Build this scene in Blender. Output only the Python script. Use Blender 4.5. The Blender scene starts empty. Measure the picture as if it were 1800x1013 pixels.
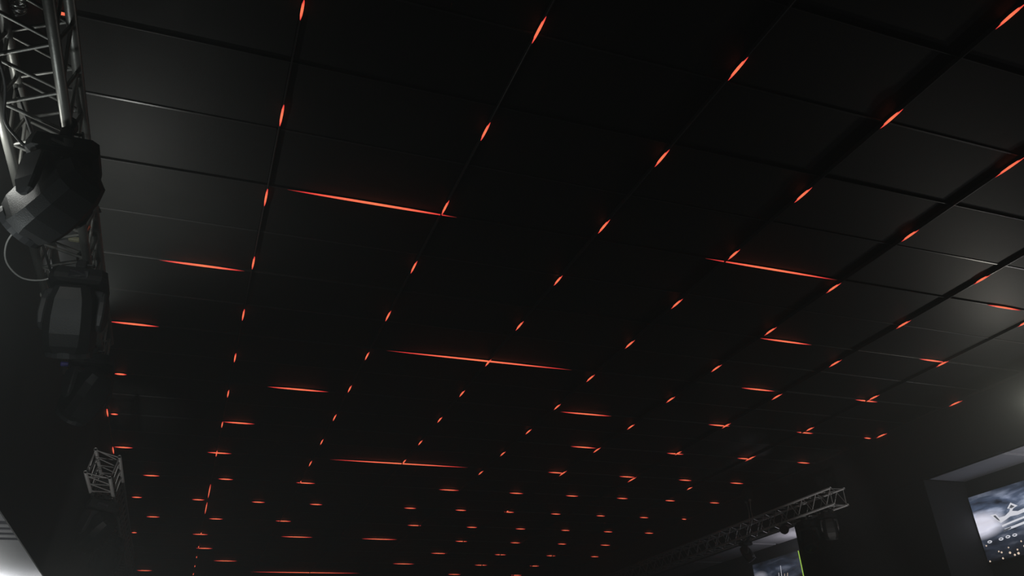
import bpy, math, random
from mathutils import Matrix, Vector
random.seed(4)
SC = bpy.context.scene
COL = SC.collection

# ------------------------------------------------------------------ camera
EYE = 1.6                       # camera height above the floor
CR = ((0.934483, -0.128968, -0.331828), (-0.352692, -0.462311, -0.813558), (-0.048484, 0.877289, -0.477507))
cam = bpy.data.cameras.new('camera')
cam.sensor_width = 36.0
cam.lens = 36.0 * 1429.53 / 1800.0
cam.clip_start = 0.05
cam_o = bpy.data.objects.new('camera', cam)
COL.objects.link(cam_o)
M = Matrix(CR).to_4x4()
M.translation = (0, 0, EYE)
cam_o.matrix_world = M
SC.camera = cam_o
vs = SC.view_settings
vs.view_transform = 'Standard'
vs.look = 'None'
vs.exposure = 0.0
vs.gamma = 1.0
vs.use_curve_mapping = False
SC.cycles.use_denoising = True
SC.cycles.max_bounces = 5
SC.cycles.volume_bounces = 0

# ------------------------------------------------------------------ world: a windowless hall, thin stage haze in the air
HAZE = 0.028
world = bpy.data.worlds.new('hall_air')
SC.world = world
world.use_nodes = True
wn = world.node_tree
for n in list(wn.nodes):
    wn.nodes.remove(n)
w_out = wn.nodes.new('ShaderNodeOutputWorld')
w_bg = wn.nodes.new('ShaderNodeBackground')
w_bg.inputs['Color'].default_value = (0, 0, 0, 1)
w_bg.inputs['Strength'].default_value = 0.0
w_vol = wn.nodes.new('ShaderNodeVolumeScatter')
w_vol.inputs['Color'].default_value = (0.95, 1.0, 0.98, 1)
w_vol.inputs['Density'].default_value = HAZE
w_vol.inputs['Anisotropy'].default_value = 0.2
wn.links.new(w_bg.outputs[0], w_out.inputs['Surface'])
wn.links.new(w_vol.outputs[0], w_out.inputs['Volume'])


# ------------------------------------------------------------------ stage and house lamps, with added fill lights
def lamp(name, kind, loc, power, color, radius=0.1, aim=None, cone=None, blend=1.0):
    d = bpy.data.lights.new(name, kind)
    d.energy = power
    d.color = color
    d.shadow_soft_size = radius
    if kind == 'SPOT':
        d.spot_size = math.radians(cone)
        d.spot_blend = blend
    o = bpy.data.objects.new(name, d)
    COL.objects.link(o)
    o.location = (loc[0], loc[1], loc[2] + EYE)
    if aim is not None:
        o.rotation_euler = Vector(aim).to_track_quat('-Z', 'Y').to_euler()
    return o


# x, y in metres from the camera, z in metres above the camera
lamp('right_stage_lamp', 'POINT', (7.62, 5.22, 2.60), 21.0, (1.0, 0.97, 0.84), 0.07)
lamp('right_soffit_fill', 'POINT', (8.95, 5.60, 1.95), 14.0, (0.96, 0.95, 1.0), 0.06)  # added fill with no fixture, brightens the near soffit
lamp('far_soffit_fill', 'POINT', (9.12, 10.75, 2.15), 7.0, (0.94, 0.92, 1.0), 0.05)  # added fill hidden behind the pillar, lifts the far soffit
lamp('left_aisle_lamp', 'POINT', (-1.52, 7.65, 0.98), 16.0, (0.97, 1.0, 0.98), 0.08)
lamp('left_vent_fill', 'POINT', (-1.9, 4.9, 0.5), 4.0, (0.9, 0.92, 1.0), 0.08)  # extra unseen fill for the vent slats
lamp('left_truss_lamp', 'SPOT', (-0.80, 5.15, 2.45), 20.0, (0.98, 1.0, 0.94), 0.04, (0.12, -0.1, 1), 160, 0.9)
lamp('left_side_lamp', 'POINT', (-0.975, 2.90, 1.38), 5.5, (0.92, 1.0, 0.99), 0.04)
lamp('left_chord_fill', 'POINT', (-0.985, 3.05, 2.02), 2.6, (0.98, 1.0, 0.94), 0.02)  # added fill out of view, brightens the left sides of the chords
lamp('left_haze_fill', 'POINT', (-0.45, 4.6, 0.35), 3.5, (0.95, 1.0, 0.97), 0.06)  # unseen fill added to light the haze at lower left
lamp('left_truss_end_fill', 'SPOT', (-0.75, 5.9, -0.9), 150.0, (1.0, 0.98, 0.92), 0.05, (-0.10, 2.6, 3.2), 16, 0.8)  # invented spot from below, brightens the end of the tilted truss
lamp('right_truss_end_fill', 'SPOT', (6.3, 5.6, -0.9), 220.0, (1.0, 0.98, 0.94), 0.05, (1.95, 3.4, 3.5), 14, 0.8)  # invented spot from below, brightens the right truss end


# ------------------------------------------------------------------ materials
def mat(name, col, rough=0.5, metal=0.0, noise=0.0, nscale=8.0, bump=0.0, bscale=60.0, spec=0.5, detail=4.0):
    m = bpy.data.materials.new(name)
    m.use_nodes = True
    nt = m.node_tree
    b = nt.nodes['Principled BSDF']
    b.inputs['Base Color'].default_value = (*col, 1)
    b.inputs['Roughness'].default_value = rough
    b.inputs['Metallic'].default_value = metal
    b.inputs['Specular IOR Level'].default_value = spec
    tc = nt.nodes.new('ShaderNodeTexCoord')
    nz = nt.nodes.new('ShaderNodeTexNoise')
    nz.inputs['Scale'].default_value = nscale
    nz.inputs['Detail'].default_value = detail
    nt.links.new(tc.outputs['Object'], nz.inputs['Vector'])
    if noise > 0:
        mx = nt.nodes.new('ShaderNodeMix')
        mx.data_type = 'RGBA'
        mx.inputs['A'].default_value = (*[c * (1 - noise) for c in col], 1)
        mx.inputs['B'].default_value = (*[min(1, c * (1 + noise)) for c in col], 1)
        nt.links.new(nz.outputs['Fac'], mx.inputs['Factor'])
        nt.links.new(mx.outputs['Result'], b.inputs['Base Color'])
    if bump > 0:
        n2 = nt.nodes.new('ShaderNodeTexNoise')
        n2.inputs['Scale'].default_value = bscale
        n2.inputs['Detail'].default_value = 3
        nt.links.new(tc.outputs['Object'], n2.inputs['Vector'])
        bp = nt.nodes.new('ShaderNodeBump')
        bp.inputs['Strength'].default_value = bump
        bp.inputs['Distance'].default_value = 0.004
        nt.links.new(n2.outputs['Fac'], bp.inputs['Height'])
        nt.links.new(bp.outputs['Normal'], b.inputs['Normal'])
    return m


def emit(name, col, strength, sampling='AUTO'):
    m = bpy.data.materials.new(name)
    m.use_nodes = True
    nt = m.node_tree
    b = nt.nodes['Principled BSDF']
    b.inputs['Base Color'].default_value = (0.02, 0.02, 0.02, 1)
    b.inputs['Emission Color'].default_value = (*col, 1)
    b.inputs['Emission Strength'].default_value = strength
    try:
        m.cycles.emission_sampling = sampling
    except Exception:
        pass
    return m


MAT = {
    'panel': mat('black_ceiling_panel', (0.014, 0.0145, 0.014), 0.62, noise=0.25, nscale=5, bump=0.25, bscale=220, spec=0.25),
    'grid': mat('black_painted_grid_bar', (0.045, 0.045, 0.045), 0.36, metal=0.2, noise=0.2, nscale=12),
    'void': mat('black_plenum_board', (0.006, 0.006, 0.006), 0.9, noise=0.2),
    'fascia': mat('black_painted_wall', (0.020, 0.021, 0.023), 0.7, noise=0.2, nscale=2, bump=0.2, bscale=90, spec=0.2),
    'pale': mat('pale_painted_board', (0.50, 0.50, 0.53), 0.7, noise=0.05, nscale=3, bump=0.1, bscale=120),
    'floor': mat('dark_floor', (0.03, 0.03, 0.03), 0.5, noise=0.3, nscale=3),
    'alu': mat('aluminium_tube', (0.32, 0.32, 0.30), 0.42, metal=0.55, noise=0.12, nscale=14, bump=0.15, bscale=80),
    'aludark': mat('dulled_aluminium_tube', (0.40, 0.40, 0.40), 0.45, metal=0.4, noise=0.15, nscale=14),
    'plastic': mat('black_plastic_housing', (0.014, 0.0145, 0.015), 0.45, noise=0.2, nscale=10, bump=0.15, bscale=160, spec=0.4),
    'plastic2': mat('charcoal_plastic_arm', (0.035, 0.036, 0.038), 0.42, noise=0.2, nscale=10, spec=0.4),
    'rubber': mat('black_rubber_cable', (0.012, 0.012, 0.012), 0.6, noise=0.2),
    'steel': mat('bright_steel', (0.62, 0.62, 0.60), 0.25, metal=1.0, noise=0.1, nscale=30),
    'wire': mat('white_coated_wire', (0.65, 0.66, 0.64), 0.4, noise=0.05),
    'tape': mat('white_tape', (0.72, 0.71, 0.66), 0.5, noise=0.1, nscale=40),
    'cream': mat('cream_plastic', (0.72, 0.68, 0.45), 0.45, noise=0.05),
    'orange': mat('orange_webbing', (0.55, 0.09, 0.03), 0.7, noise=0.2, nscale=60),
    'blue': mat('blue_plastic', (0.12, 0.10, 0.55), 0.4, noise=0.05),
    'glass': mat('dark_lens_glass', (0.02, 0.02, 0.025), 0.06, spec=0.8, noise=0.05),
    'grille': mat('grey_lamp_reflector', (0.16, 0.19, 0.19), 0.4, metal=0.4, noise=0.1),
    'green': emit('yellow_green_led_strip', (0.50, 0.85, 0.12), 0.85),
    'white_glow': emit('screen_white', (0.86, 0.88, 0.95), 0.95, 'NONE'),
    'grey_glow': emit('screen_grey', (0.10, 0.11, 0.13), 1.0, 'NONE'),
    'warm_glow': emit('screen_warm_spark', (1.0, 0.80, 0.62), 0.9, 'NONE'),
}


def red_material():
    # glow put in for red light caught on the bars, fading towards both ends
    m = bpy.data.materials.new('red_glint_glow')
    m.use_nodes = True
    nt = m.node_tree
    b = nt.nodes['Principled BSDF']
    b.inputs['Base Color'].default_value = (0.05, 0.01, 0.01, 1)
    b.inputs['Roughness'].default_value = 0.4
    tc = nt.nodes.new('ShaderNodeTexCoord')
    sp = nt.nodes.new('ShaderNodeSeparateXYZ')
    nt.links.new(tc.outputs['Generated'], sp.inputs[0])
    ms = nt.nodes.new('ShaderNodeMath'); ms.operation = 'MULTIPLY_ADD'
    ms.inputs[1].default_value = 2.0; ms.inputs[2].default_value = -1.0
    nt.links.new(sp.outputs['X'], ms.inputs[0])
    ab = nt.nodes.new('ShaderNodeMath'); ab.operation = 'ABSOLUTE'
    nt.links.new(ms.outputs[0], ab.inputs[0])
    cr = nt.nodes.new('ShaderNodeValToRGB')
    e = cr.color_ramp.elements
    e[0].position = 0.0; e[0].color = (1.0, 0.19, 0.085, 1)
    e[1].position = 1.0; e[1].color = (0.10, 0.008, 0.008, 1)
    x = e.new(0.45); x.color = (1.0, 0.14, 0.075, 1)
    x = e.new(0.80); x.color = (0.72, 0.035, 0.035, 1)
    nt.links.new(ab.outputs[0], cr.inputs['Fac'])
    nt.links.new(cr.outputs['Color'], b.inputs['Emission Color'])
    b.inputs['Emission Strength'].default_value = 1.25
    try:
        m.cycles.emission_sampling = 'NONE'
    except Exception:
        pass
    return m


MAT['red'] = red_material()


def screen_material(name, seed, bright, gain=1.0, tight=1.0):
    # the moving picture on a video screen: drifting cloud, bright on one side, night below
    m = bpy.data.materials.new(name)
    m.use_nodes = True
    nt = m.node_tree
    b = nt.nodes['Principled BSDF']
    b.inputs['Base Color'].default_value = (0.01, 0.01, 0.01, 1)
    b.inputs['Roughness'].default_value = 0.25
    tc = nt.nodes.new('ShaderNodeTexCoord')
    mp = nt.nodes.new('ShaderNodeMapping')
    mp.inputs['Location'].default_value = (seed, seed * 1.7, 0)
    mp.inputs['Scale'].default_value = (2.6, 5.2, 1)
    nt.links.new(tc.outputs['UV'], mp.inputs['Vector'])
    nz = nt.nodes.new('ShaderNodeTexNoise')
    nz.inputs['Scale'].default_value = 1.4
    nz.inputs['Detail'].default_value = 5
    nz.inputs['Distortion'].default_value = 0.35
    nt.links.new(mp.outputs[0], nz.inputs['Vector'])
    cr = nt.nodes.new('ShaderNodeValToRGB')
    e = cr.color_ramp.elements
    e[0].position = 0.30; e[0].color = (0.012, 0.015, 0.022, 1)
    e[1].position = 0.78; e[1].color = (0.55, 0.60, 0.72, 1)
    x = e.new(0.52); x.color = (0.10, 0.13, 0.19, 1)
    nt.links.new(nz.outputs['Fac'], cr.inputs['Fac'])
    sp = nt.nodes.new('ShaderNodeSeparateXYZ')
    nt.links.new(tc.outputs['UV'], sp.inputs[0])
    vr = nt.nodes.new('ShaderNodeValToRGB')          # picture brightness from bottom to top of the screen
    e = vr.color_ramp.elements
    e[0].position = 0.0; e[0].color = (0.05, 0.045, 0.045, 1)
    e[1].position = 1.0; e[1].color = (0.25, 0.26, 0.28, 1)
    x = e.new(0.28); x.color = (0.30, 0.30, 0.32, 1)
    x = e.new(0.55); x.color = (1.0, 1.0, 1.0, 1)
    x = e.new(0.80); x.color = (0.75, 0.8, 0.9, 1)
    nt.links.new(sp.outputs['Y'], vr.inputs['Fac'])
    mu = nt.nodes.new('ShaderNodeMix'); mu.data_type = 'RGBA'; mu.blend_type = 'MULTIPLY'
    mu.inputs['Factor'].default_value = 1.0
    nt.links.new(cr.outputs['Color'], mu.inputs['A'])
    nt.links.new(vr.outputs['Color'], mu.inputs['B'])
    # bright cloud bank at the picture's left
    v2 = nt.nodes.new('ShaderNodeVectorMath'); v2.operation = 'SUBTRACT'
    v2.inputs[1].default_value = bright
    nt.links.new(tc.outputs['UV'], v2.inputs[0])
    v3 = nt.nodes.new('ShaderNodeVectorMath'); v3.operation = 'MULTIPLY'
    v3.inputs[1].default_value = (3.3 * tight, 4.4 * tight, 0)
    nt.links.new(v2.outputs[0], v3.inputs[0])
    ln = nt.nodes.new('ShaderNodeVectorMath'); ln.operation = 'LENGTH'
    nt.links.new(v3.outputs[0], ln.inputs[0])
    c2 = nt.nodes.new('ShaderNodeValToRGB')
    e = c2.color_ramp.elements
    e[0].position = 0.45; e[0].color = (0.66, 0.65, 0.72, 1)
    e[1].position = 1.0; e[1].color = (0, 0, 0, 1)
    nt.links.new(ln.outputs['Value'], c2.inputs['Fac'])
    ad = nt.nodes.new('ShaderNodeMix'); ad.data_type = 'RGBA'; ad.blend_type = 'ADD'
    ad.inputs['Factor'].default_value = 1.0
    nt.links.new(mu.outputs['Result'], ad.inputs['A'])
    nt.links.new(c2.outputs['Color'], ad.inputs['B'])
    nt.links.new(ad.outputs['Result'], b.inputs['Emission Color'])
    b.inputs['Emission Strength'].default_value = gain
    return m


# ------------------------------------------------------------------ mesh helpers
def link(name, me, parent=None, mtx=None):
    o = bpy.data.objects.new(name, me)
    COL.objects.link(o)
    if parent is not None:
        o.parent = parent
    if mtx is not None:
        o.matrix_basis = mtx
    return o


def mesh(name, verts, faces, material, smooth=False):
    me = bpy.data.meshes.new(name)
    me.from_pydata([tuple(v) for v in verts], [], faces)
    me.materials.append(material)
    if smooth:
        me.polygons.foreach_set('use_smooth', [True] * len(me.polygons))
    me.update()
    return me


class MB:
    def __init__(s):
        s.v, s.f = [], []

    def add(s, verts, faces):
        n = len(s.v)
        s.v += [Vector(v) for v in verts]
        s.f += [tuple(i + n for i in f) for f in faces]
        return s

    def loft(s, rings, caps=True):
        n = len(rings[0])
        vs_ = [p for r in rings for p in r]
        fs = []
        for k in range(len(rings) - 1):
            for i in range(n):
                j = (i + 1) % n
                fs.append((k * n + i, k * n + j, (k + 1) * n + j, (k + 1) * n + i))
        if caps:
            fs.append(tuple(reversed(range(n))))
            fs.append(tuple((len(rings) - 1) * n + i for i in range(n)))
        return s.add(vs_, fs)

    def box(s, x0, x1, y0, y1, z0, z1, bev=0.0):
        if bev <= 0:
            v = [(x, y, z) for z in (z0, z1) for x, y in ((x0, y0), (x1, y0), (x1, y1), (x0, y1))]
            return s.add(v, [(3, 2, 1, 0), (4, 5, 6, 7), (0, 1, 5, 4), (1, 2, 6, 5), (2, 3, 7, 6), (3, 0, 4, 7)])
        b = bev

        def ring(z, q):
            a0, a1, c0, c1 = x0 + q, x1 - q, y0 + q, y1 - q
            return [(a0 + b, c0, z), (a1 - b, c0, z), (a1, c0 + b, z), (a1, c1 - b, z),
                    (a1 - b, c1, z), (a0 + b, c1, z), (a0, c1 - b, z), (a0, c0 + b, z)]
        return s.loft([ring(z0, b), ring(z0 + b, 0), ring(z1 - b, 0), ring(z1, b)])

    def lathe(s, prof, n=20, M4=None, caps=True):
        rings = []
        for r, z in prof:
            rr = [Vector((r * math.cos(2 * math.pi * i / n), r * math.sin(2 * math.pi * i / n), z)) for i in range(n)]
            if M4 is not None:
                rr = [M4 @ p for p in rr]
            rings.append(rr)
        return s.loft(rings, caps)

    def tube(s, pts, r, n=8):
        pts = [Vector(p) for p in pts]
        rings = []
        up = None
        for i, p in enumerate(pts):
            t = (pts[min(i + 1, len(pts) - 1)] - pts[max(i - 1, 0)]).normalized()
            if up is None:
                up = t.orthogonal().normalized()
            up = (up - t * up.dot(t)).normalized()
            sd = t.cross(up)
            rings.append([p + up * (r * math.cos(2 * math.pi * k / n)) + sd * (r * math.sin(2 * math.pi * k / n)) for k in range(n)])
        return s.loft(rings)

    def xform(s, M4):
        s.v = [M4 @ v for v in s.v]
        return s

    def build(s, name, material, parent=None, mtx=None, smooth=False):
        return link(name, mesh(name, s.v, s.f, material, smooth), parent, mtx)


def thing(name, label, cat, loc=(0, 0, 0), group=None):
    o = bpy.data.objects.new(name, None)
    COL.objects.link(o)
    o.empty_display_size = 0.1
    o.location = loc
    tag(o, label, cat, group)
    return o


def tag(o, label, cat, group=None):
    o['label'] = label
    o['category'] = cat
    if group:
        o['group'] = group
    return o


def struct(o, label=None):
    o['kind'] = 'structure'
    if label:
        o['label'] = label
    return o


ORD = ['first', 'second', 'third', 'fourth', 'fifth', 'sixth', 'seventh', 'eighth', 'ninth', 'tenth', 'eleventh',
       'twelfth', 'thirteenth', 'fourteenth', 'fifteenth', 'sixteenth', 'seventeenth']

# ------------------------------------------------------------------ the hall
P = 1.2                       # pitch of the ceiling grid
X0, Y0 = -1.0089, 2.2876      # a crossing of the grid
ZC = EYE + 3.291              # underside of the black ceiling
XR = X0 + 8 * P               # right edge of the raised ceiling
NY0, NY1 = -3, 20             # grid rows that exist
YA, YB = Y0 + NY0 * P, Y0 + NY1 * P

ceiling = struct(MB().box(X0 - 0.05, XR + 0.05, YA, YB, ZC + 0.035, ZC + 0.12).build('ceiling', MAT['void']),
                 'raised black panel ceiling with a square grid of joints')
# panels 1.2 x 0.6 m, each its own piece
PW, PD, PT = P - 0.010, P / 2 - 0.008, 0.022
pm = MB().box(-PW / 2, PW / 2, -PD / 2, PD / 2, 0, PT, 0.004)
panel_me = mesh('ceiling_panel', pm.v, pm.f, MAT['panel'])
cells = []
Ri = Matrix(CR).transposed()
for i in range(8):
    for j in range(NY0 * 2, NY1 * 2):
        cx, cy = X0 + (i + 0.5) * P, Y0 + (j + 0.5) * P / 2
        c = Ri @ Vector((cx, cy, ZC - EYE))
        u, v = (1429.5 * c.x / -c.z, 1429.5 * c.y / -c.z) if c.z < 0 else (9e9, 9e9)
        out = not (abs(u) < 1050 and abs(v) < 650)
        cells.append((out, c.length, cx, cy))
cells.sort()
rest = MB()
for k, (out, d, cx, cy) in enumerate(cells):
    mt = (Matrix.Translation((cx, cy, ZC + random.uniform(-0.0008, 0.0008)))
          @ Matrix.Rotation(random.uniform(-0.0016, 0.0016), 4, 'X') @ Matrix.Rotation(random.uniform(-0.0012, 0.0012), 4, 'Y'))
    if k < 290:
        link('ceiling_panel', panel_me, ceiling, mt)
    else:
        rest.add([mt @ q for q in pm.v], pm.f)
o = rest.build('ceiling_panels_beyond', MAT['panel'], ceiling)
o['kind'] = 'stuff'
# main runners stand proud of the panels, half-way cross tees are nearly flush
RH, RW = 0.030, 0.009
for i in range(9):
    x = X0 + i * P
    MB().box(x - RW / 2, x + RW / 2, YA, YB, ZC - RH, ZC + 0.03, 0.002).build('main_runner', MAT['grid'], ceiling)
bm = MB().box(X0, XR, -RW / 2, RW / 2, ZC - 0.014, ZC + 0.03, 0.002)
cross_me = mesh('cross_runner', bm.v, bm.f, MAT['grid'])
for j in range(NY0, NY1 + 1):
    link('cross_runner', cross_me, ceiling, Matrix.Translation((0, Y0 + j * P, 0)))
bm = MB().box(-P / 2 + 0.012, P / 2 - 0.012, -0.008, 0.008, ZC - 0.006, ZC + 0.02, 0.002)
tee_me = mesh('cross_tee', bm.v, bm.f, MAT['grid'])
for i in range(8):
    for j in range(NY0, NY1):
        link('cross_tee', tee_me, ceiling, Matrix.Translation((X0 + (i + 0.5) * P, Y0 + (j + 0.5) * P, 0)))

ZL = EYE + 1.24               # underside of the low ceiling over the left aisle
ZS = EYE + 2.54               # underside of the soffit on the right
XW = 9.30                     # right-hand wall
struct(MB().box(-1.036, X0 - 0.012, YA, YB, ZL, ZC + 0.1, 0.003).build('wall_left', MAT['fascia']),
       'tall black bulkhead dropping from the ceiling edge behind the left truss')
lc = struct(MB().box(-5.0, -1.037, YA, YB, ZL + 0.09, ZL + 0.12).build('ceiling_left', MAT['void']),
            'low pale ceiling over the left aisle')
MB().box(-5.0, -1.037, YA, 5.70, ZL + 0.012, ZL + 0.09, 0.004).build('ceiling_board', MAT['pale'], lc)
MB().box(-5.0, -1.037, 6.24, YB, ZL + 0.012, ZL + 0.09, 0.004).build('ceiling_board', MAT['pale'], lc)
for y in (5.83, 5.98, 6.13):
    MB().box(-5.0, -1.037, y - 0.045, y + 0.045, ZL + 0.012, ZL + 0.04, 0.003).build('vent_slat', MAT['pale'], lc)
struct(MB().box(-5.2, -5.0, YA, YB, 0, ZL + 0.2).build('wall_left_outer', MAT['fascia']))
# right: fascia, pillar between two screen recesses, wall behind
struct(MB().box(XR + 0.012, XR + 0.10, YA, YB, ZS, ZC + 0.1, 0.004).build('trim_1', MAT['fascia']),
       'black fascia along the right edge of the raised ceiling')
struct(MB().box(XR + 0.012, XW, 7.67, 10.25, 0, ZS - 0.002, 0.004).build('trim_2', MAT['fascia']),
       'broad black pillar between the two wall screens')
struct(MB().box(XW, XW + 0.15, YA, YB, 0, ZS + 0.1).build('wall_right', MAT['fascia']),
       'black right-hand wall that carries the video screens')
cr_ = struct(MB().box(XR + 0.09, XW, YA, YB, ZS + 0.05, ZS + 0.12).build('ceiling_right', MAT['void']),
             'narrow soffit above the wall screens')
for a, b in ((0.0, 4.0), (4.03, 6.50), (6.56, 7.66), (10.26, 11.55), (11.62, 13.2), (13.24, 16.0)):
    MB().box(XR + 0.02, XW - 0.002, a, b, ZS, ZS + 0.05, 0.003).build('soffit_board', MAT['pale'], cr_)
struct(MB().box(-5.2, XW + 0.15, YA, YB, -0.1, 0).build('floor', MAT['floor']))
struct(MB().box(-5.2, XW + 0.15, YB, YB + 0.1, 0, ZC + 0.1).build('wall_far', MAT['fascia']))
struct(MB().box(-5.2, XW + 0.15, YA - 0.1, YA, 0, ZC + 0.1).build('wall_near', MAT['fascia']))

# ------------------------------------------------------------------ red light caught on the ceiling joints, built as glowing spindles
LONG = {0: [(9.268, 9.58), (10.615, 10.964)], 1: [(3.0, 3.164), (3.807, 4.045), (4.679, 4.93), (5.597, 5.84), (6.504, 6.775), (7.451, 7.714), (8.417, 8.685), (9.422, 9.684), (10.524, 10.839), (12.066, 12.989), (13.092, 14.003), (15.254, 15.482), (16.405, 16.611), (17.373, 17.603), (18.325, 18.577), (19.237, 19.513)], 2: [(2.716, 2.951), (3.598, 3.814), (4.463, 4.685), (5.324, 5.566), (6.21, 6.464), (7.113, 7.351), (7.993, 8.243), (8.894, 9.17), (9.807, 10.082), (10.721, 11.039), (11.738, 11.844)], 3: [(2.635, 2.869), (3.502, 3.73), (4.36, 4.594), (5.227, 5.438), (6.099, 6.339), (6.987, 7.208), (7.85, 8.085), (8.716, 8.959), (9.592, 9.838), (10.426, 10.665)], 4: [(1.833, 2.063), (2.712, 2.944), (3.576, 3.81), (4.453, 4.655), (5.317, 5.555), (6.203, 6.449), (7.093, 7.346), (7.992, 8.231), (8.892, 9.137), (9.818, 10.075), (10.735, 10.999)], 5: [(2.837, 3.128), (3.798, 4.015), (4.682, 4.913), (5.584, 5.82), (6.516, 6.761), (7.465, 7.708), (8.438, 8.68), (9.39, 9.671), (10.5, 10.83), (12.934, 13.055)], 6: [(4.198, 4.409), (5.109, 5.341), (6.08, 6.322), (7.084, 7.328), (8.124, 8.368), (9.304, 9.529), (10.602, 10.953)], 7: [(4.785, 4.968), (5.804, 6.011), (6.832, 7.062), (8.009, 8.217), (9.268, 9.589), (10.967, 11.176)], 8: [(5.725, 5.842), (6.737, 6.989), (7.999, 8.244)]}
CROSS = {1: [(-0.985, -0.90)], 2: [(0.318, 1.512), (3.612, 4.931), (6.686, 7.124)], 3: [(-0.482, 0.141), (5.0, 5.635), (7.05, 7.419)], 4: [(-0.893, -0.482), (1.553, 3.512), (5.618, 6.076), (7.236, 7.583)], 5: [(-0.898, -0.78), (0.564, 1.2), (3.909, 4.585), (5.952, 6.276), (7.314, 7.592), (8.44, 8.57)], 6: [(-0.982, -0.902), (0.197, 0.549), (4.583, 4.961), (6.049, 6.323), (7.211, 7.465), (8.259, 8.497)], 7: [(-0.998, -0.781), (0.078, 0.373), (1.618, 3.536), (4.762, 5.034), (5.924, 6.204), (6.96, 7.194), (7.895, 8.153)], 8: [(-0.69, -0.476), (0.274, 0.478), (1.335, 1.609), (3.461, 3.787), (4.609, 4.849), (5.577, 5.809), (6.501, 6.712), (7.403, 7.612), (8.289, 8.496)], 9: [(-0.862, -0.716), (-0.032, 0.153), (0.829, 1.031), (1.705, 1.908), (3.221, 3.431), (4.094, 4.293), (4.964, 5.151), (5.829, 6.024), (6.709, 6.889), (7.578, 7.766), (8.459, 8.569)], 10: [(-0.677, -0.475), (0.266, 0.487), (1.32, 1.58), (3.582, 3.841), (4.679, 4.886), (5.63, 5.834), (6.551, 6.74), (7.449, 7.645), (8.345, 8.549)], 11: [(-0.924, -0.835), (0.05, 0.312), (1.554, 2.12), (3.008, 3.688), (4.835, 5.09), (5.979, 6.197), (7.002, 7.205), (7.965, 8.201)], 12: [(0.147, 0.449), (4.681, 5.034), (6.07, 6.339), (7.256, 7.484), (8.317, 8.526)], 13: [(0.52, 0.977), (4.17, 4.647), (6.026, 6.334), (7.351, 7.59)], 14: [(-0.919, -0.615), (1.336, 3.699), (5.766, 6.086), (7.344, 7.623)]}


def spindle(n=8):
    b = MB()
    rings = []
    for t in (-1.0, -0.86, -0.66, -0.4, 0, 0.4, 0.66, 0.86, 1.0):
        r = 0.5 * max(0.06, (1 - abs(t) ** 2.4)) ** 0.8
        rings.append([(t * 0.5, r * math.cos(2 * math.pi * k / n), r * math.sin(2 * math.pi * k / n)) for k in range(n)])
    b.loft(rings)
    return mesh('red_glint_dash', b.v, b.f, MAT['red'], True)


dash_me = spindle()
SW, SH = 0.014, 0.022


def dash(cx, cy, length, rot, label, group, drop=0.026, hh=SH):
    o = bpy.data.objects.new('red_glint_dash', dash_me)
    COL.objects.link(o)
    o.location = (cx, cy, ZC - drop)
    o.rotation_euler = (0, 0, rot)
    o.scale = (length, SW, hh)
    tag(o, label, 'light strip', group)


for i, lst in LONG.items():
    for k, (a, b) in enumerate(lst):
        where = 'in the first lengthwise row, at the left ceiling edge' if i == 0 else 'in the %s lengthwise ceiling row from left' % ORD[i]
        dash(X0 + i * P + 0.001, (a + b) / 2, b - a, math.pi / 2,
             '%s red glint dash from top %s' % (ORD[k], where), 'red glints along the lengthwise ceiling joints')
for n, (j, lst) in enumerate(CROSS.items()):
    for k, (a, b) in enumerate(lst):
        what = 'long thin red glint line' if b - a > 0.8 else 'red glint dash'
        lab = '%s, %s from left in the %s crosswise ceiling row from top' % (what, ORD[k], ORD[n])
        dash((a + b) / 2, Y0 + j * P, b - a, 0, lab, 'red glints along the crosswise ceiling joints', 0.017, 0.018)


# ------------------------------------------------------------------ box trusses
def pipe_mesh(name, length, r, material, n=18, t=0.0035):
    b = MB()
    rings = []
    for rr, y in ((r - t, 0.06), (r - t, 0.0), (r, 0.0), (r, length), (r - t, length), (r - t, length - 0.06)):
        rings.append([(rr * math.cos(2 * math.pi * k / n), y, rr * math.sin(2 * math.pi * k / n)) for k in range(n)])
    b.loft(rings, caps=True)
    return mesh(name, b.v, b.f, material, True)


cyl = MB().lathe([(1, 0), (1, 1)], 8)
CYL = {}


def rod(name, a, b, r, material, parent):
    key = (name, material.name)
    if key not in CYL:
        CYL[key] = mesh(name, cyl.v, cyl.f, material, True)
    a, b = Vector(a), Vector(b)
    d = b - a
    q = d.to_track_quat('Z', 'Y').to_matrix().to_4x4()
    return link(name, CYL[key], parent, Matrix.Translation(a) @ q @ Matrix.Diagonal((r, r, d.length, 1)))


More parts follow.
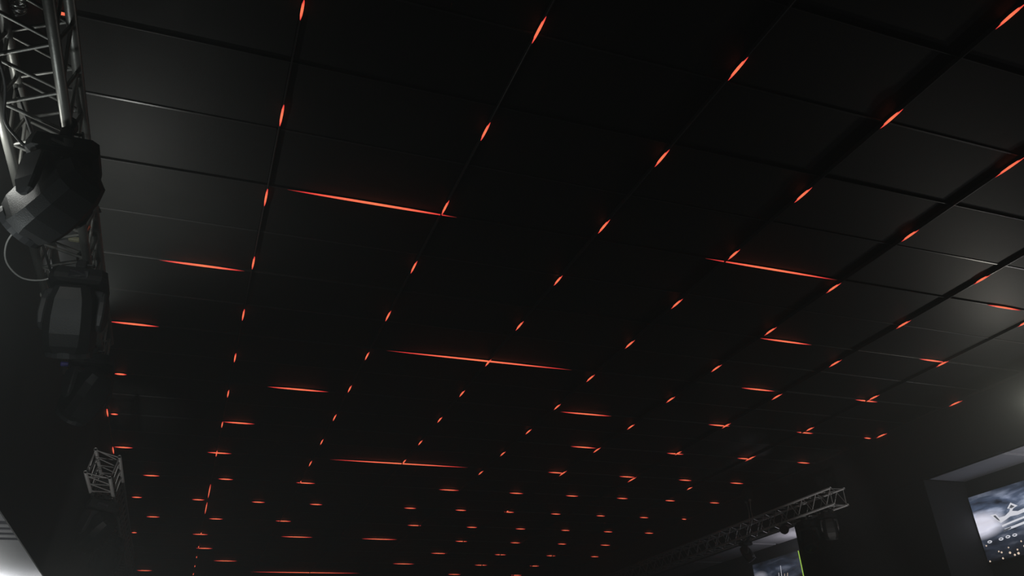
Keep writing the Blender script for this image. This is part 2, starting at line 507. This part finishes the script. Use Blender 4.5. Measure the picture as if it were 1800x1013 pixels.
def truss(corners, ya, yb, r, rb, bay, material, label, first_end=True, last_end=True):
    # corners: four (x, z above camera) in turn round the section
    cx = sum(c[0] for c in corners) / 4
    cz = sum(c[1] for c in corners) / 4
    t = thing('box_truss', label, 'truss', (cx, ya, EYE + cz), 'aluminium box trusses')
    cs = [Vector((c[0] - cx, 0, c[1] - cz)) for c in corners]
    me = pipe_mesh('chord', yb - ya, r, material)
    for c in cs:
        link('chord', me, t, Matrix.Translation(c))
    L = yb - ya
    nb = max(1, round(L / bay))
    bl = L / nb
    for f in range(4):
        a, b = cs[f], cs[(f + 1) % 4]
        e = (b - a).normalized() * r * 0.8
        off = 0.5 if f % 2 else 0.0
        for k in range(nb):
            y = k * bl + 0.02
            p0 = a + e + Vector((0, y, 0))
            p1 = b - e + Vector((0, y + bl * 0.5 - 0.01, 0))
            p2 = a + e + Vector((0, y + bl - 0.03, 0))
            q0, q1, q2 = (p0, p1, p2) if f % 2 == 0 else (b - e + Vector((0, y, 0)), a + e + Vector((0, y + bl * 0.5 - 0.01, 0)), b - e + Vector((0, y + bl - 0.03, 0)))
            rod('brace', q0, q1, rb, material, t)
            rod('brace', q1, q2, rb, material, t)
        for yy, on in ((0.03, first_end), (L - 0.03, last_end)):
            if on:
                rod('end_brace', a + e + Vector((0, yy, 0)), b - e + Vector((0, yy, 0)), rb, material, t)
    return t


S_ = 0.1125
XT, ZT = -0.758, 2.25
T1 = [(XT - S_, ZT + S_), (XT + S_, ZT + S_), (XT + S_, ZT - S_), (XT - S_, ZT - S_)]
T2 = [(-0.919, 2.492), (-0.706, 2.434), (-0.754, 2.232), (-0.965, 2.274)]
T3 = [(8.137, 2.708), (8.372, 2.711), (8.371, 2.487), (8.139, 2.490)]
truss(T1, 0.9, 5.45, 0.0200, 0.0075, 0.25, MAT['alu'], 'large aluminium box truss at upper left carrying three black moving heads')
truss(T2, 8.24, 15.5, 0.0165, 0.0065, 0.26, MAT['aludark'], 'tilted box truss at lower left with its open end towards us')
truss(T3, 8.80, 19.0, 0.0165, 0.0065, 0.30, MAT['aludark'], 'dim box truss at lower right running towards the wall screens')


# ------------------------------------------------------------------ moving head lamps
def rrect(hw, hh, z, c):
    c *= min(hw, hh)
    return [(-hw + c, -hh, z), (hw - c, -hh, z), (hw, -hh + c, z), (hw, hh - c, z), (hw - c, hh, z), (-hw + c, hh, z), (-hw, hh - c, z), (-hw, -hh + c, z)]


def make_head_meshes():
    D = {}
    b = MB()                                       # hook clamp gripping the chord (chord axis along Y)
    n = 14
    rings = []
    for k in range(n + 1):
        a = math.radians(-60 + 260 * k / n)
        rings.append([(r * math.cos(a), y, r * math.sin(a)) for r, y in ((0.021, -0.018), (0.021, 0.018), (0.031, 0.018), (0.031, -0.018))])
    b.loft(rings)
    b.box(-0.022, 0.022, -0.016, 0.016, -0.058, -0.020, 0.004)
    b.tube([(0.02, 0, -0.035), (0.055, 0, -0.035)], 0.006, 6)
    D['clamp'] = mesh('clamp', b.v, b.f, MAT['plastic'])
    b = MB().tube([(0.055, -0.016, -0.035), (0.055, 0.016, -0.035)], 0.0055, 6)
    D['wing_bolt'] = mesh('wing_bolt', b.v, b.f, MAT['steel'])
    b = MB()                                       # base
    b.loft([rrect(0.10, 0.085, -0.06, 0.25), rrect(0.140, 0.112, -0.075, 0.25), rrect(0.150, 0.120, -0.12, 0.25),
            rrect(0.150, 0.120, -0.150, 0.25), rrect(0.125, 0.10, -0.165, 0.3)])
    D['base'] = mesh('base', b.v, b.f, MAT['plastic'])
    b = MB().box(-0.05, 0.05, -0.1235, -0.116, -0.143, -0.095, 0.002)
    D['display'] = mesh('display', b.v, b.f, MAT['glass'])
    b = MB()                                       # yoke: crossbar and two arms
    b.lathe([(0.07, -0.165), (0.075, -0.185)], 18)
    b.loft([rrect(0.135, 0.050, -0.182, 0.3), rrect(0.160, 0.062, -0.196, 0.3), rrect(0.162, 0.064, -0.222, 0.3), rrect(0.150, 0.055, -0.232, 0.3)])
    D['yoke'] = mesh('yoke', b.v, b.f, MAT['plastic2'])
    b = MB()
    rings = []
    for z, hy, x0, x1 in ((-0.205, 0.060, 0.118, 0.160), (-0.26, 0.064, 0.128, 0.166), (-0.34, 0.058, 0.130, 0.168), (-0.395, 0.040, 0.132, 0.162), (-0.415, 0.018, 0.136, 0.154)):
        c = 0.008
        rings.append([(x0, -hy + c, z), (x0 + c, -hy, z), (x1 - c, -hy, z), (x1, -hy + c, z), (x1, hy - c, z), (x1 - c, hy, z), (x0 + c, hy, z), (x0, hy - c, z)])
    b.loft(rings)
    D['arm'] = mesh('arm', b.v, b.f, MAT['plastic2'])
    b = MB()                                       # head body, beam along +Z
    b.loft([rrect(0.055, 0.05, -0.205, 0.5), rrect(0.088, 0.080, -0.195, 0.45), rrect(0.110, 0.104, -0.13, 0.40), rrect(0.118, 0.122, -0.03, 0.36),
            rrect(0.118, 0.128, 0.06, 0.36), rrect(0.116, 0.124, 0.13, 0.4), rrect(0.108, 0.112, 0.17, 0.5)])
    D['head'] = mesh('head', b.v, b.f, MAT['plastic'])
    b = MB().lathe([(0.098, 0.155), (0.116, 0.165), (0.118, 0.196), (0.108, 0.20), (0.094, 0.19)], 24)
    D['lens_ring'] = mesh('lens_ring', b.v, b.f, MAT['plastic2'], False)
    b = MB().lathe([(0.094, 0.186), (0.07, 0.196), (0.035, 0.201), (0.004, 0.202)], 24)
    D['lens'] = mesh('lens', b.v, b.f, MAT['glass'], True)
    b = MB()
    for k in range(5):
        z = -0.15 + k * 0.028
        b.box(-0.07, 0.07, 0.108 + 0.0035 * k, 0.122 + 0.0035 * k, z, z + 0.012)
    D['vent_fins'] = mesh('vent_fins', b.v, b.f, MAT['plastic'])
    return D


HM = make_head_meshes()


def moving_head(loc, beam, label, scale=1.0, roll=0.0, lean=0.0):
    # loc: centre of the chord it hangs from; beam: where the lens looks
    t = thing('moving_head_light', label, 'stage light', (loc[0], loc[1], loc[2] + EYE), 'moving head lights on the trusses')
    B = Matrix.Rotation(lean, 4, 'Y') @ Matrix.Rotation(roll, 4, 'Z') @ Matrix.Scale(scale, 4)
    for y in (-0.075, 0.075):
        c = link('clamp', HM['clamp'], t, Matrix.Rotation(lean, 4, 'Y') @ Matrix.Translation((0, y, 0)))
        link('wing_bolt', HM['wing_bolt'], c)
    base = link('base', HM['base'], t, B)
    link('display', HM['display'], base)
    d = Vector(beam).normalized()
    x = Vector((d.y, -d.x, 0)).normalized()
    y = Vector((0, 0, 1)).cross(x)
    Yk = Matrix((x, y, (0, 0, 1))).transposed().to_4x4()
    Yk = Matrix.Rotation(lean, 4, 'Y') @ Yk @ Matrix.Scale(scale, 4)
    yk = link('yoke', HM['yoke'], t, Yk)
    link('arm', HM['arm'], yk)
    link('arm', HM['arm'], yk, Matrix.Rotation(math.pi, 4, 'Z'))
    hy = d.cross(x)
    Hd = Matrix((x, hy, d)).transposed().to_4x4()
    hd = link('head', HM['head'], t, Matrix.Translation(Matrix.Rotation(lean, 4, 'Y') @ Vector((0, 0, -0.36 * scale))) @ Hd @ Matrix.Scale(scale, 4))
    link('lens_ring', HM['lens_ring'], hd)
    link('lens', HM['lens'], hd)
    link('vent_fins', HM['vent_fins'], hd, Matrix.Rotation(math.pi, 4, 'Z'))
    return t


XB = XT + S_ - 0.005
moving_head((XB + 0.012, 2.95, ZT - S_), (-0.658, 0.565, -0.506), 'largest black moving head light, hung nearest on the upper left truss', 0.84)
moving_head((XB - 0.01, 4.00, ZT - S_), (0.05, 0.50, -0.86), 'black moving head light hung in the middle of the upper left truss', 0.86)
moving_head((XB - 0.02, 5.06, ZT - S_), (-0.447, 0.582, -0.682), 'black moving head light hanging at the far end of the upper left truss', 0.80)
moving_head((-0.800, 8.95, 2.240), (-0.64, 0.57, -0.51), 'dark moving head light under the tilted lower left truss', 1.0, lean=0.2)
moving_head((-0.800, 10.6, 2.240), (-0.3, 0.8, -0.5), 'farther dark moving head light at the bottom of the tilted left truss', 1.0, lean=0.2)
moving_head((8.255, 9.12, 2.487), (0.15, 0.2, -0.95), 'small black moving head light nearest the end of the right truss', 0.72)
moving_head((8.255, 9.56, 2.487), (-0.35, -0.30, -0.85), 'black moving head light second from the end of the right truss', 0.85)
moving_head((8.255, 11.05, 2.487), (0.3, -0.3, -0.8), 'black moving head light silhouetted against the pale soffit under the right truss', 0.62)


# ------------------------------------------------------------------ can lamp, hoist and slings
pc = thing('can_light', 'small round can light with a latticed face under the right truss', 'stage light', (8.16, 9.95, 2.49 + EYE))
d = Vector((-0.62, -0.74, -0.10)).normalized()
Q = Matrix.Translation((0, 0, -0.10)) @ d.to_track_quat('Z', 'Y').to_matrix().to_4x4()
MB().lathe([(0.03, -0.12), (0.055, -0.10), (0.062, 0.05), (0.066, 0.06), (0.058, 0.062)], 20, Q).build('can', MAT['plastic'], pc)
b = MB().lathe([(0.056, 0.050), (0.056, 0.056)], 20, Q)
face_o = b.build('reflector', MAT['grille'], pc)
for k in range(-2, 3):
    w_ = math.sqrt(max(0.0, 0.055 ** 2 - (k * 0.02) ** 2))
    bx = MB().box(-w_, w_, k * 0.02 - 0.002, k * 0.02 + 0.002, 0.057, 0.061).xform(Q)
    bx.build('lattice_bar', MAT['plastic'], pc)
    bx = MB().box(k * 0.02 - 0.002, k * 0.02 + 0.002, -w_, w_, 0.057, 0.061).xform(Q)
    bx.build('lattice_bar', MAT['plastic'], pc)
MB().tube([(0, 0, 0.03), (-0.05, 0.04, -0.02), (-0.05, 0.04, -0.10)], 0.006, 6).build('bracket', MAT['steel'], pc)
MB().tube([(0, 0, 0.03), (0.05, -0.04, -0.02), (0.05, -0.04, -0.10)], 0.006, 6).build('bracket', MAT['steel'], pc)

hz = thing('chain_hoist', 'dim electric chain hoist hanging from the ceiling above the right truss', 'hoist', (8.255, 10.79, ZC))
MB().box(-0.07, 0.07, -0.075, 0.075, -0.26, -0.10, 0.02).build('motor_body', MAT['plastic2'], hz)
MB().lathe([(0.045, -0.10), (0.055, -0.085), (0.03, -0.06), (0.012, -0.03), (0.012, 0.0)], 14).build('top_hook', MAT['plastic2'], hz)
for s in (-1, 1):
    MB().lathe([(0.02, -0.285), (0.026, -0.27), (0.026, -0.25)], 10, Matrix.Translation((0, s * 0.05, 0))).build('chain_guide', MAT['aludark'], hz)
    MB().tube([(0, s * 0.05, -0.28), (0, s * 0.025, -0.42), (0, s * 0.055, ZT + 0.458 + EYE - ZC - 0.02)], 0.006, 6).build('chain', MAT['aludark'], hz)

sl = thing('lifting_sling', 'orange webbing sling looped round the upper left truss', 'sling', (XT + S_ - 0.02, 3.84, ZT + EYE + S_))
MB().tube([(-0.02, 0, -0.03), (0.012, 0.01, -0.09), (0.0, 0.02, -0.13), (-0.012, 0.0, -0.08), (-0.02, 0, -0.03)], 0.008, 6).build('webbing', MAT['orange'], sl)
MB().tube([(-0.02, 0, -0.03), (0.0, 0.0, 0.025), (0.03, 0.0, 0.03), (0.045, 0.0, 0.0)], 0.006, 6).build('shackle', MAT['steel'], sl)
MB().box(-0.07, -0.02, 0.02, 0.045, -0.165, -0.145, 0.004).build('cream_connector', MAT['cream'], sl)


def curve_thing(name, pts, r, material, label, cat, group=None, n=7):
    base = Vector(pts[0])
    # smooth the path with a Catmull-Rom spline
    q = [Vector(p) for p in pts]
    out = []
    for i in range(len(q) - 1):
        p0, p1, p2, p3 = q[max(i - 1, 0)], q[i], q[i + 1], q[min(i + 2, len(q) - 1)]
        for k in range(6):
            t = k / 6
            out.append(0.5 * ((2 * p1) + (p2 - p0) * t + (2 * p0 - 5 * p1 + 4 * p2 - p3) * t * t + (3 * p1 - p0 - 3 * p2 + p3) * t ** 3))
    out.append(q[-1])
    o = MB().tube([p - base for p in out], r, n).build(name, material, None, None, True)
    o.location = (base.x, base.y, base.z + EYE)
    tag(o, label, cat, group)
    return o


XL = XT - S_
curve_thing('safety_wire', [(XL, 3.72, 2.165), (XL - 0.035, 3.68, 2.12), (XL - 0.075, 3.72, 2.055), (XL - 0.08, 3.82, 2.01), (XL - 0.03, 3.93, 1.995), (XL + 0.05, 3.98, 2.02), (XL + 0.11, 3.97, 2.06)],
            0.004, MAT['wire'], 'white safety wire looping out from the left side of the truss', 'wire')
curve_thing('power_cable', [(XL + 0.03, 1.9, 2.16), (XL + 0.035, 2.3, 2.10), (XL + 0.06, 2.6, 2.09), (XL + 0.045, 2.78, 2.05), (XL + 0.08, 2.86, 2.03), (XB - 0.11, 2.90, 2.02)],
            0.006, MAT['rubber'], 'black cable running along the truss into the largest moving head', 'cable', 'cables on the upper left truss')
curve_thing('power_cable', [(XL + 0.06, 2.75, 2.17), (XL + 0.11, 3.2, 2.12), (XL + 0.05, 3.5, 2.10), (XL + 0.08, 3.8, 2.05), (XB - 0.12, 3.96, 2.02)],
            0.006, MAT['rubber'], 'black cable running along the truss into the middle moving head', 'cable', 'cables on the upper left truss')
curve_thing('power_cable', [(XL + 0.03, 4.1, 2.12), (XL + 0.06, 4.5, 2.08), (XL + 0.09, 4.8, 2.03), (XB - 0.12, 5.02, 2.02)],
            0.006, MAT['rubber'], 'black cable running along the truss into the far moving head', 'cable', 'cables on the upper left truss')
# coiled spare wire tucked in the truss
coil = []
for k in range(40):
    a = k * 0.9
    coil.append((XT - 0.03 + 0.022 * math.cos(a) + random.uniform(-.006, .006), 2.42 + 0.0014 * k, 2.29 + 0.022 * math.sin(a) + random.uniform(-.006, .006)))
curve_thing('wire_coil', coil, 0.0035, MAT['steel'], 'crumpled bright coil of wire inside the truss at top left', 'wire', n=5)
# white tape wound on the lower left chord
b = MB()
b.lathe([(0.0225, -0.03), (0.026, -0.02), (0.025, 0.0), (0.027, 0.02), (0.0225, 0.03)], 14, Matrix.Rotation(math.pi / 2, 4, 'X'))
o = b.build('tape_wrap', MAT['tape'])
o.location = (XL, 4.39, ZT - S_ + EYE)
tag(o, 'white tape wound round the lower left tube of the truss', 'tape')
b = MB().lathe([(0.012, -0.02), (0.014, -0.015), (0.014, 0.018), (0.010, 0.022)], 12, Matrix.Rotation(math.pi / 2, 4, 'Y'))
o = b.build('cable_connector', MAT['blue'])
o.location = (-0.815, 5.03, 2.02 + EYE)
tag(o, 'small blue cable connector beside the far moving head on the truss', 'connector')

# ------------------------------------------------------------------ video screens on the right wall
def screen(yfar, label, matl):
    W_, Hh = 1.42, 0.80
    t = thing('video_screen', label, 'screen', (XW - 0.002, yfar, EYE + 1.53), 'wall video screens')
    MB().box(-0.045, 0, -W_ - 0.012, 0.012, -0.012, Hh + 0.012, 0.006).build('housing', MAT['plastic'], t)
    me = bpy.data.meshes.new('picture')
    me.from_pydata([(-0.047, 0, 0), (-0.047, -W_, 0), (-0.047, -W_, Hh), (-0.047, 0, Hh)], [], [(0, 1, 2, 3)])
    uv = me.uv_layers.new(name='UVMap')
    for k, c in enumerate(((0, 0), (1, 0), (1, 1), (0, 1))):
        uv.data[k].uv = c
    me.materials.append(matl)
    link('picture', me, t)
    return t


def flat(parent, name, pts, material, depth=0.049):
    # a printed shape in the picture: (metres from the left edge, metres up), facing the hall
    n = len(pts)
    v = [(-depth, -a, b) for a, b in pts] + [(-depth + 0.001, -a, b) for a, b in pts]
    f = [tuple(range(n)), tuple(reversed(range(n, 2 * n)))] + [(i, i + n, (i + 1) % n + n, (i + 1) % n) for i in range(n)]
    return link(name, mesh(name, v, f, material), parent)


def ell(cx, cy, rx, ry, n=12):
    return [(cx + rx * math.cos(2 * math.pi * k / n), cy + ry * math.sin(2 * math.pi * k / n)) for k in range(n)]


s1 = screen(7.65, 'bright video screen showing a chrome emblem in clouds at far right', screen_material('screen_picture_clouds', 3.1, (0.03, 0.55, 0), 1.25))
em = flat(s1, 'emblem', [(0.235, 0.525), (0.315, 0.520), (0.345, 0.470), (0.43, 0.47), (0.505, 0.505), (0.53, 0.535), (0.545, 0.505), (0.62, 0.485), (0.72, 0.50), (0.80, 0.55), (0.80, 0.51), (0.70, 0.455), (0.60, 0.445), (0.50, 0.45), (0.42, 0.425), (0.345, 0.405), (0.29, 0.47)], MAT['white_glow'])
flat(em, 'diamond', [(0.490, 0.545), (0.560, 0.600), (0.640, 0.545), (0.575, 0.530), (0.545, 0.505), (0.53, 0.535)], MAT['white_glow'], 0.0495)
flat(em, 'diamond_core', [(0.520, 0.545), (0.560, 0.575), (0.600, 0.546), (0.555, 0.535)], MAT['grey_glow'], 0.0515)
flat(em, 'wing_shade', [(0.275, 0.505), (0.305, 0.508), (0.335, 0.455), (0.345, 0.425), (0.315, 0.45)], MAT['grey_glow'], 0.0515)
flat(em, 'bar', [(0.350, 0.378), (0.50, 0.395), (0.80, 0.425), (0.80, 0.40), (0.50, 0.375), (0.345, 0.355)], MAT['white_glow'])
flat(em, 'bar', [(0.365, 0.330), (0.50, 0.340), (0.80, 0.372), (0.80, 0.345), (0.52, 0.316), (0.375, 0.305)], MAT['white_glow'])
flat(em, 'bar_shade', [(0.350, 0.322), (0.46, 0.332), (0.46, 0.318), (0.37, 0.300), (0.345, 0.300)], MAT['grey_glow'], 0.0515)
for a, bb in ((0.111, 0.228), (0.278, 0.228), (0.378, 0.234), (0.474, 0.234)):
    rg = flat(s1, 'ring_mark', ell(a, bb, 0.034, 0.017), MAT['white_glow'])
    flat(rg, 'ring_hole', ell(a, bb, 0.018, 0.007), MAT['grey_glow'], 0.0515)
for a, bb, r in ((0.046, 0.193, 0.011), (0.192, 0.097, 0.011), (0.226, 0.080, 0.013), (0.338, 0.115, 0.010), (0.336, 0.055, 0.016), (0.447, 0.070, 0.012), (0.444, 0.028, 0.017), (0.219, 0.012, 0.013), (0.39, 0.02, 0.014), (0.55, 0.09, 0.014), (0.53, 0.15, 0.011), (0.60, 0.03, 0.012), (0.68, 0.12, 0.012), (0.03, 0.01, 0.012)):
    flat(s1, 'spark', ell(a, bb, r, r * 0.9, 8), MAT['warm_glow'])
s2 = screen(12.30, 'dim partly hidden video screen at the bottom beyond the pillar', screen_material('screen_picture_night', 8.4, (0.10, 0.72, 0), 0.35, 1.8))
for k, (a, bb, h_) in enumerate(((0.62, 0.36, 0.20), (0.70, 0.40, 0.26), (0.76, 0.36, 0.16), (0.52, 0.34, 0.15), (0.84, 0.42, 0.10))):
    flat(s2, 'light_streak', [(a, bb), (a + 0.012, bb), (a + 0.05, bb + h_), (a + 0.042, bb + h_)], MAT['white_glow'] if k < 2 else MAT['warm_glow'])

ls = thing('led_strip', 'thin upright yellow-green light strip on the pillar edge', 'light strip', (XR + 0.02, 10.262, 0.3))
MB().box(-0.012, 0.012, -0.006, 0.012, 0, EYE + 2.165 - 0.3 - 0.002, 0.002).build('channel', MAT['plastic'], ls)
MB().box(-0.0185, -0.0125, -0.005, 0.011, 0.002, EYE + 2.165 - 0.3, 0.001).build('diffuser', MAT['green'], ls)
